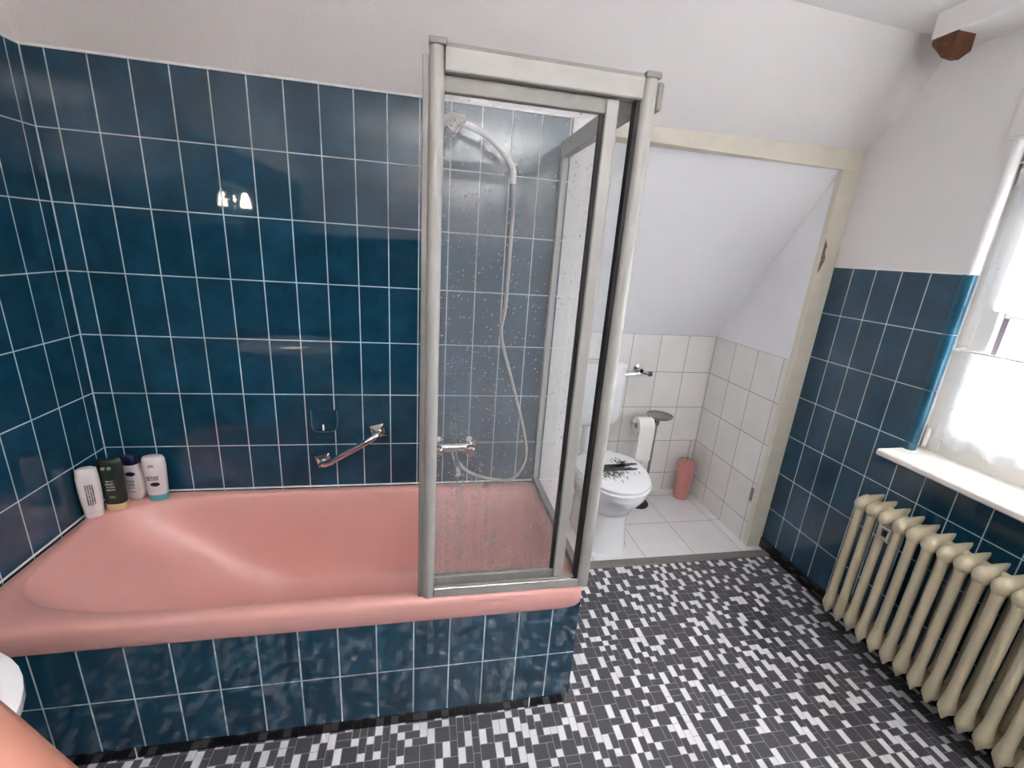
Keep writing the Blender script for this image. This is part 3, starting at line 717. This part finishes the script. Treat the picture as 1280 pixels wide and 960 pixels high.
stroke(TX + .02, .222, TX + .158, .246, .018); stroke(TX + .05, .240, TX + .14, .254, .009)
for k in range(130):
    x = TX + rp.gauss(-.03, .045); y = .175 - abs(rp.gauss(0, .035)); l = rp.uniform(.008, .03); a = rp.uniform(-1.9, -1.1)
    stroke(x, y, x + l * math.cos(a), y + l * math.sin(a), rp.uniform(.0018, .0042))
for k in range(110):
    x = TX + rp.choice((-.06, .07)) + rp.gauss(0, .025); y = .245 + abs(rp.gauss(0, .03)); l = rp.uniform(.008, .022); a = rp.uniform(.8, 2.2)
    stroke(x, y, x + l * math.cos(a), y + l * math.sin(a), rp.uniform(.0018, .004))
child('lid_print', bm, 'print', to)
for x in (-.075, .075):
    child('hinge', lathe(bmesh.new(), (TX + x - .02, .425, .425), [(.009, 0), (.011, .003), (.011, .037), (.009, .04)], 'x', 14), 'wplast', to, smooth=.6)
ci = thing('cistern', 'white plastic flush cistern on the tiled wall above the toilet', 'cistern', (TX, ALB, .53))
def cr(z, hx, y0, y1, e=5): c = (y0 + y1) / 2; return sup(TX, c, z, hx, hx, c - y0, y1 - c, e, 40)
child('tank', loft(bmesh.new(), [cr(.525, .125, .585, ALB - .003), cr(.53, .150, .575, ALB - .003), cr(.56, .178, .560, ALB - .003), cr(.60, .184, .555, ALB - .003), cr(.885, .188, .553, ALB - .003)]), 'wplast', ci, smooth=.7)
child('tank_lid', loft(bmesh.new(), [cr(.886, .191, .549, ALB - .003), cr(.905, .191, .549, ALB - .003), cr(.915, .183, .557, ALB - .003), cr(.918, .16, .575, ALB - .006)]), 'wplast', ci, smooth=.7)
child('flush_button', lathe(bmesh.new(), (TX, .64, .917), [(.028, 0), (.028, .004), (.024, .006)], n=24), 'wplast', ci, smooth=.6)
bm = bmesh.new(); tube(bm, spline([(TX, .62, .53), (TX, .62, .44), (TX, .60, .36), (TX, .50, .33), (TX, .44, .33)], 6), .024, 16); child('flush_pipe', bm, 'wplast', ci, smooth=.6)
# angle valve
av = thing('angle_valve', 'small chrome angle valve on the white tiles beside the cistern', 'valve', (2.47, ALB, .845))
child('rosette', lathe(bmesh.new(), (2.475, ALB - .001, .86), [(.012, -.03), (.014, -.012), (.030, -.006), (.031, 0)], 'y', 20), 'chrome', av, smooth=.6)
bm = bmesh.new(); tube(bm, [(2.475, ALB - .03, .86), (2.475, ALB - .055, .86)], .013, 14); tube(bm, [(2.475, ALB - .045, .848), (2.505, ALB - .045, .842), (2.53, ALB - .045, .838)], .009, 12); child('valve_body', bm, 'chrome', av, smooth=.6)
child('handle', lathe(bmesh.new(), (2.532, ALB - .045, .838), [(.010, -.004), (.015, 0), (.015, .016), (.010, .020)], 'x', 10), simple('dark_grey_knob', srgb(70, 68, 68), .4), av, smooth=.6)
bm = bmesh.new(); tube(bm, [(2.47, ALB - .045, .842), (2.41, ALB - .047, .834), (2.345, ALB - .05, .832)], .006, 10); child('supply_pipe', bm, 'chrome', av, smooth=.6)
# ================================================================== TOILET PAPER STAND
ts = thing('toilet_paper_stand', 'chrome toilet paper stand with a round tray, behind the toilet', 'toilet paper holder', (2.56, .53, 0))
px, py = 2.565, .53
child('base', lathe(bmesh.new(), (px - .03, py + .02, 0), [(.070, 0), (.072, .004), (.070, .010), (.02, .016)], n=36), simple('dark_metal', srgb(84, 82, 82), .3, .8), ts, smooth=.6)
bm = bmesh.new(); tube(bm, [(px, py, .012), (px, py, .612)], .008, 14); child('pole', bm, 'alud', ts, smooth=.6)
bm = bmesh.new(); tube(bm, [(px - .085, py, .012), (px - .085, py, .30)], .007, 12); child('spare_roll_rod', bm, 'alud', ts, smooth=.6)
child('tray', lathe(bmesh.new(), (px + .005, py - .01, .612), [(.02, -.006), (.070, -.002), (.078, .006), (.079, .010), (.074, .010), (.066, .003), (.01, .002)], n=36), simple('tarnished_metal_tray', srgb(150, 150, 138), .35, .7, noise=.2, nscale=60), ts, smooth=.6)
bm = bmesh.new(); tube(bm, spline([(px, py, .585), (px - .03, py - .05, .585), (px - .06, py - .06, .585), (px - .185, py - .06, .588), (px - .19, py - .06, .60)], 5), .006, 12); child('arm', bm, 'chrome', ts, smooth=.6)
child('clamp', lathe(bmesh.new(), (px, py, .555), [(.010, 0), (.014, .004), (.014, .026), (.010, .03)], n=14), 'rubber', ts, smooth=.6)
rl_ = thing('toilet_paper_roll', 'white toilet paper roll with a long sheet hanging from the chrome stand', 'toilet paper', (px - .12, py - .06, .585))
bm = bmesh.new(); rc = (px - .165, py - .06, .575)
R_ = [circ((rc[0] + dx, rc[1], rc[2]), r, 'x', 32) for dx, r in ((0, .02), (0, .050), (.002, .051), (.093, .051), (.095, .050), (.095, .02))]
loft(bm, R_ + [R_[0]], False, False); child('roll', bm, 'paper', rl_, smooth=.6)
bm = bmesh.new(); sh_ = [(rc[1] - .0515, .575), (rc[1] - .053, .54), (rc[1] - .052, .48), (rc[1] - .050, .42), (rc[1] - .053, .372)]
loft(bm, [[(rc[0] + .001, y, z), (rc[0] + .094, y, z), (rc[0] + .094, y + .0012, z), (rc[0] + .001, y + .0012, z)] for y, z in sh_]); child('hanging_sheet', bm, 'paper', rl_)
# ================================================================== TOILET BRUSH
tb = thing('toilet_brush', 'dusty pink toilet brush holder in the alcove corner', 'toilet brush', (2.875, .605, 0))
child('holder', lathe(bmesh.new(), (2.875, .605, 0), [(.046, 0), (.048, .004), (.050, .10), (.052, .262), (.050, .268), (.046, .268), (.046, .26)], n=36, cap1=False), 'pinkplast', tb, smooth=.7)
child('cover', lathe(bmesh.new(), (2.875, .605, .255), [(.046, 0), (.046, .008), (.012, .014)], n=30), 'pinkplast', tb, smooth=.7)
child('handle', lathe(bmesh.new(), (2.875, .605, .262), [(.0055, 0), (.0055, .13), (.008, .135), (.008, .15), (.004, .153)], n=14), 'chrome', tb, smooth=.6)
# ================================================================== RADIATOR
rad = thing('radiator', 'cream cast iron column radiator below the window', 'radiator', (2.93, -1.05, .10))
PITCH, NSEC, RY0 = .0505, 22, -.520
def section_bm():
    bm = bmesh.new()
    zs = [(.122, .002), (.134, .008), (.150, .0155), (.168, .0215), (.184, .0220), (.202, .0200), (.222, .0172), (.245, .0160), (.30, .0158), (.45, .0157), (.58, .0158), (.606, .0163), (.626, .0178), (.645, .019), (.660, .014), (.668, .004)]
    for x, k in ((2.876, 1.0), (2.955, .85)):
        rings = [[(x + r * k * 1.05 * math.cos(a), r * k * math.sin(a) * .93, z) for a in [2 * PI * q / 16 for q in range(16)]] for z, r in zs if k == 1.0 or z < .63]
        loft(bm, rings)
    def rg(x, ry, rz, z): return [(x, ry * math.cos(a), z + rz * math.sin(a)) for a in [2 * PI * q / 16 for q in range(16)]]
    loft(bm, [rg(x, ry, rz, z) for x, ry, rz, z in ((2.8525, .006, .007, .646), (2.857, .0155, .018, .646), (2.866, .0222, .027, .647), (2.878, .0250, .031, .648), (2.892, .0250, .032, .650), (2.908, .0215, .031, .652), (2.925, .016, .029, .656), (2.945, .010, .025, .662), (2.962, .005, .018, .669), (2.972, .002, .009, .677))])
    loft(bm, [rg(x, ry, rz, z) for x, ry, rz, z in ((2.857, .006, .008, .168), (2.864, .018, .02, .168), (2.88, .0245, .025, .170), (2.93, .021, .022, .172), (2.960, .016, .018, .172), (2.985, .006, .01, .172))])
    return bm
bm = section_bm()
for z in (.648, .172):
    loft(bm, [circ((2.93, y, z), r, 'y', 18) for y, r in ((-PITCH / 2, .020), (-PITCH / 2 + .004, .0215), (PITCH / 2 - .004, .0215), (PITCH / 2, .020))])
for v in bm.verts: v.co -= Vector((2.93, 0, .10))
s0 = obj('section', bm, 'rad', rad, smooth=.8); s0.location = (0, RY0 + 1.05, 0)
for k in range(1, NSEC):
    s = s0.copy(); COL.objects.link(s); s.parent = rad; s.location = (0, RY0 + 1.05 - PITCH * k, 0)
for z in (.648, .172):
    child('end_plug', lathe(bmesh.new(), (2.93, RY0 + PITCH / 2, z), [(.022, 0), (.022, .008), (.014, .009), (.013, .018), (.010, .020)], 'y', 8), 'rad', rad, smooth=.5)
bm = B(2.975, RX - .012, RY0 - PITCH * 2.5 - .008, RY0 - PITCH * 2.5 + .008, .61, .625); child('wall_bracket', bm, 'rad', rad)
bm = B(2.975, RX - .012, RY0 - PITCH * 16.5 - .008, RY0 - PITCH * 16.5 + .008, .61, .625); child('wall_bracket', bm, 'rad', rad)
hm = thing('heat_cost_meter', 'small silver heat cost meter clipped to the top of the radiator', 'meter', (2.855, RY0 - PITCH * 2.5, .60))
ym = RY0 - PITCH * 2.5
child('back_plate', B(2.858, 2.864, ym - .022, ym + .022, .575, .635), 'alud', hm, bevel=.001)
child('frame', frame4(bmesh.new(), 2.850, 2.858, ym - .017, ym + .017, .580, .625, .006), 'alu', hm, bevel=.001)
child('dial', B(2.8515, 2.857, ym - .007, ym + .007, .592, .612), 'rubber', hm, bevel=.001)
# ================================================================== WASHBASIN, WALL LAMP, ADDED FILL LAMP
wb = thing('washbasin', 'white washbasin cut off at the lower left of the photo', 'washbasin', (.3, -1.22, .82))
def wr(z, k, e=2.5): return sup(.31, -1.30, z, .308, .31 * k, .29 * k, .27 * k, e, 56)
bm = bmesh.new(); loft(bm, [wr(.62, .45), wr(.68, .72), wr(.76, .94), wr(.80, 1.0), wr(.815, 1.0), wr(.82, .97), wr(.816, .90), wr(.78, .80), wr(.72, .6), wr(.70, .3)])
child('basin', bm, 'ceram', wb, smooth=.9)
bm = bmesh.new(); tube(bm, spline([(.07, -1.30, .82), (.07, -1.30, .90), (.10, -1.30, .93), (.18, -1.30, .90)], 6), .014, 14); child('tap', bm, 'chrome', wb, smooth=.7)
wl = thing('wall_lamp', 'small glass wall lamp seen as a warm reflection in the bath tiles', 'lamp', (.0, -1.47, 1.68))
child('wall_plate', lathe(bmesh.new(), (.001, -1.47, 1.70), [(.035, 0), (.035, .01), (.014, .016), (.012, .06)], 'x', 20), 'chrome', wl, smooth=.6)
child('shade', lathe(bmesh.new(), (.065, -1.47, 1.65), [(.026, 0), (.024, .03), (.017, .06), (.010, .08)], n=24), emis('lamp_glass', (1, .80, .60, 1), SCONCE), wl, smooth=.6)
LX, LY, LZ = 1.65, -2.45, 1.80  # unseen pendant behind the camera, added for even fill light
cl = thing('added_fill_lamp', 'added unseen bowl lamp filling the room with light off the ceiling', 'lamp', (LX, LY, CEIL))
child('fitting', lathe(bmesh.new(), (LX, LY, CEIL - .03), [(.05, 0), (.06, .03)], n=24), 'alu', cl, smooth=.6)
bm = bmesh.new(); tube(bm, [(LX, LY, CEIL - .03), (LX, LY, LZ - .07)], .006, 10); child('rod', bm, 'alu', cl, smooth=.6)
child('bowl', lathe(bmesh.new(), (LX, LY, LZ - .08), [(.02, 0), (.10, .012), (.17, .05), (.20, .08), (.197, .08), (.168, .054), (.10, .018), (.02, .006)], n=40), 'wplast', cl, smooth=.8)
child('fill_disc', lathe(bmesh.new(), (LX, LY, LZ - .036), [(.02, 0), (.140, .004), (.140, .008), (.02, .010)], n=32), emis('fill_lamp_glow', (.97, .98, 1, 1), FILL_W), cl, smooth=.6)
# ================================================================== HAND OF THE PERSON HOLDING THE CAMERA
def cpt(u, v, d): return CP + (MR[0] * ((u - 640) / FPX) + MR[1] * ((v - 480) / FPX) + MR[2]) * d
def skin_obj(name, chains, mat, parent=None):
    bm = bmesh.new(); sl = bm.verts.layers.skin.verify(); first = True
    store = {}
    for ch in chains:
        prev = None
        for key, p, r in ch:
            if key in store: v = store[key]
            else:
                v = bm.verts.new(p); v[sl].radius = (r, r); store[key] = v
                if first: v[sl].use_root = True; first = False
            if prev is not None: bm.edges.new((prev, v))
            prev = v
    o = obj(name, bm, mat, parent)
    m = o.modifiers.new('skin', 'SKIN'); m.use_smooth_shade = True
    s = o.modifiers.new('sub', 'SUBSURF'); s.levels = 2; s.render_levels = 2
    return o
D = .115
tip, mid, knu = cpt(135, 1078, D), cpt(10, 972, D), cpt(-120, 862, D)
ax = (knu - tip).normalized()
dn = (MR[1] * .8 - MR[0] * .55).normalized(); bk = MR[2]
palm = knu + ax * .030 + dn * .028 - bk * .040
ch = [[('p', palm, .020), ('k', knu, .0098), ('m', mid, .0090), ('m2', mid.lerp(tip, .6), .0090), ('t', tip, .0085)]]
arm = (ax * .25 + dn * .45 - bk * .85).normalized()
wrist = palm + arm * .070
ch.append([('p', palm, .020), ('w', wrist, .026), ('w2', wrist + arm * .12, .034), ('w3', wrist + arm * .25, .042)])
for k, (ln, cv) in enumerate(((.078, .020), (.072, .016), (.058, .012))):
    b0 = palm + dn * (.020 + .019 * (k + .4)) - ax * .012 + bk * .028
    ch.append([('p', palm, .020), ('a%d' % k, b0, .0098), ('b%d' % k, b0 - ax * ln * .45 + bk * cv, .0088), ('c%d' % k, b0 - ax * ln * .78 + bk * cv * .9, .0080), ('d%d' % k, b0 - ax * ln + bk * cv * .4, .0066)])
tb0 = wrist - ax * .030 - arm * .012
ch.append([('w', wrist, .026), ('th0', tb0, .0135), ('th1', tb0 - ax * .034 - arm * .012, .0108), ('th2', tb0 - ax * .058 - arm * .020, .0075)])
o = skin_obj('person', ch, 'skin'); tag(o, 'bare finger of the person taking the photo, at the lower left corner', 'person')
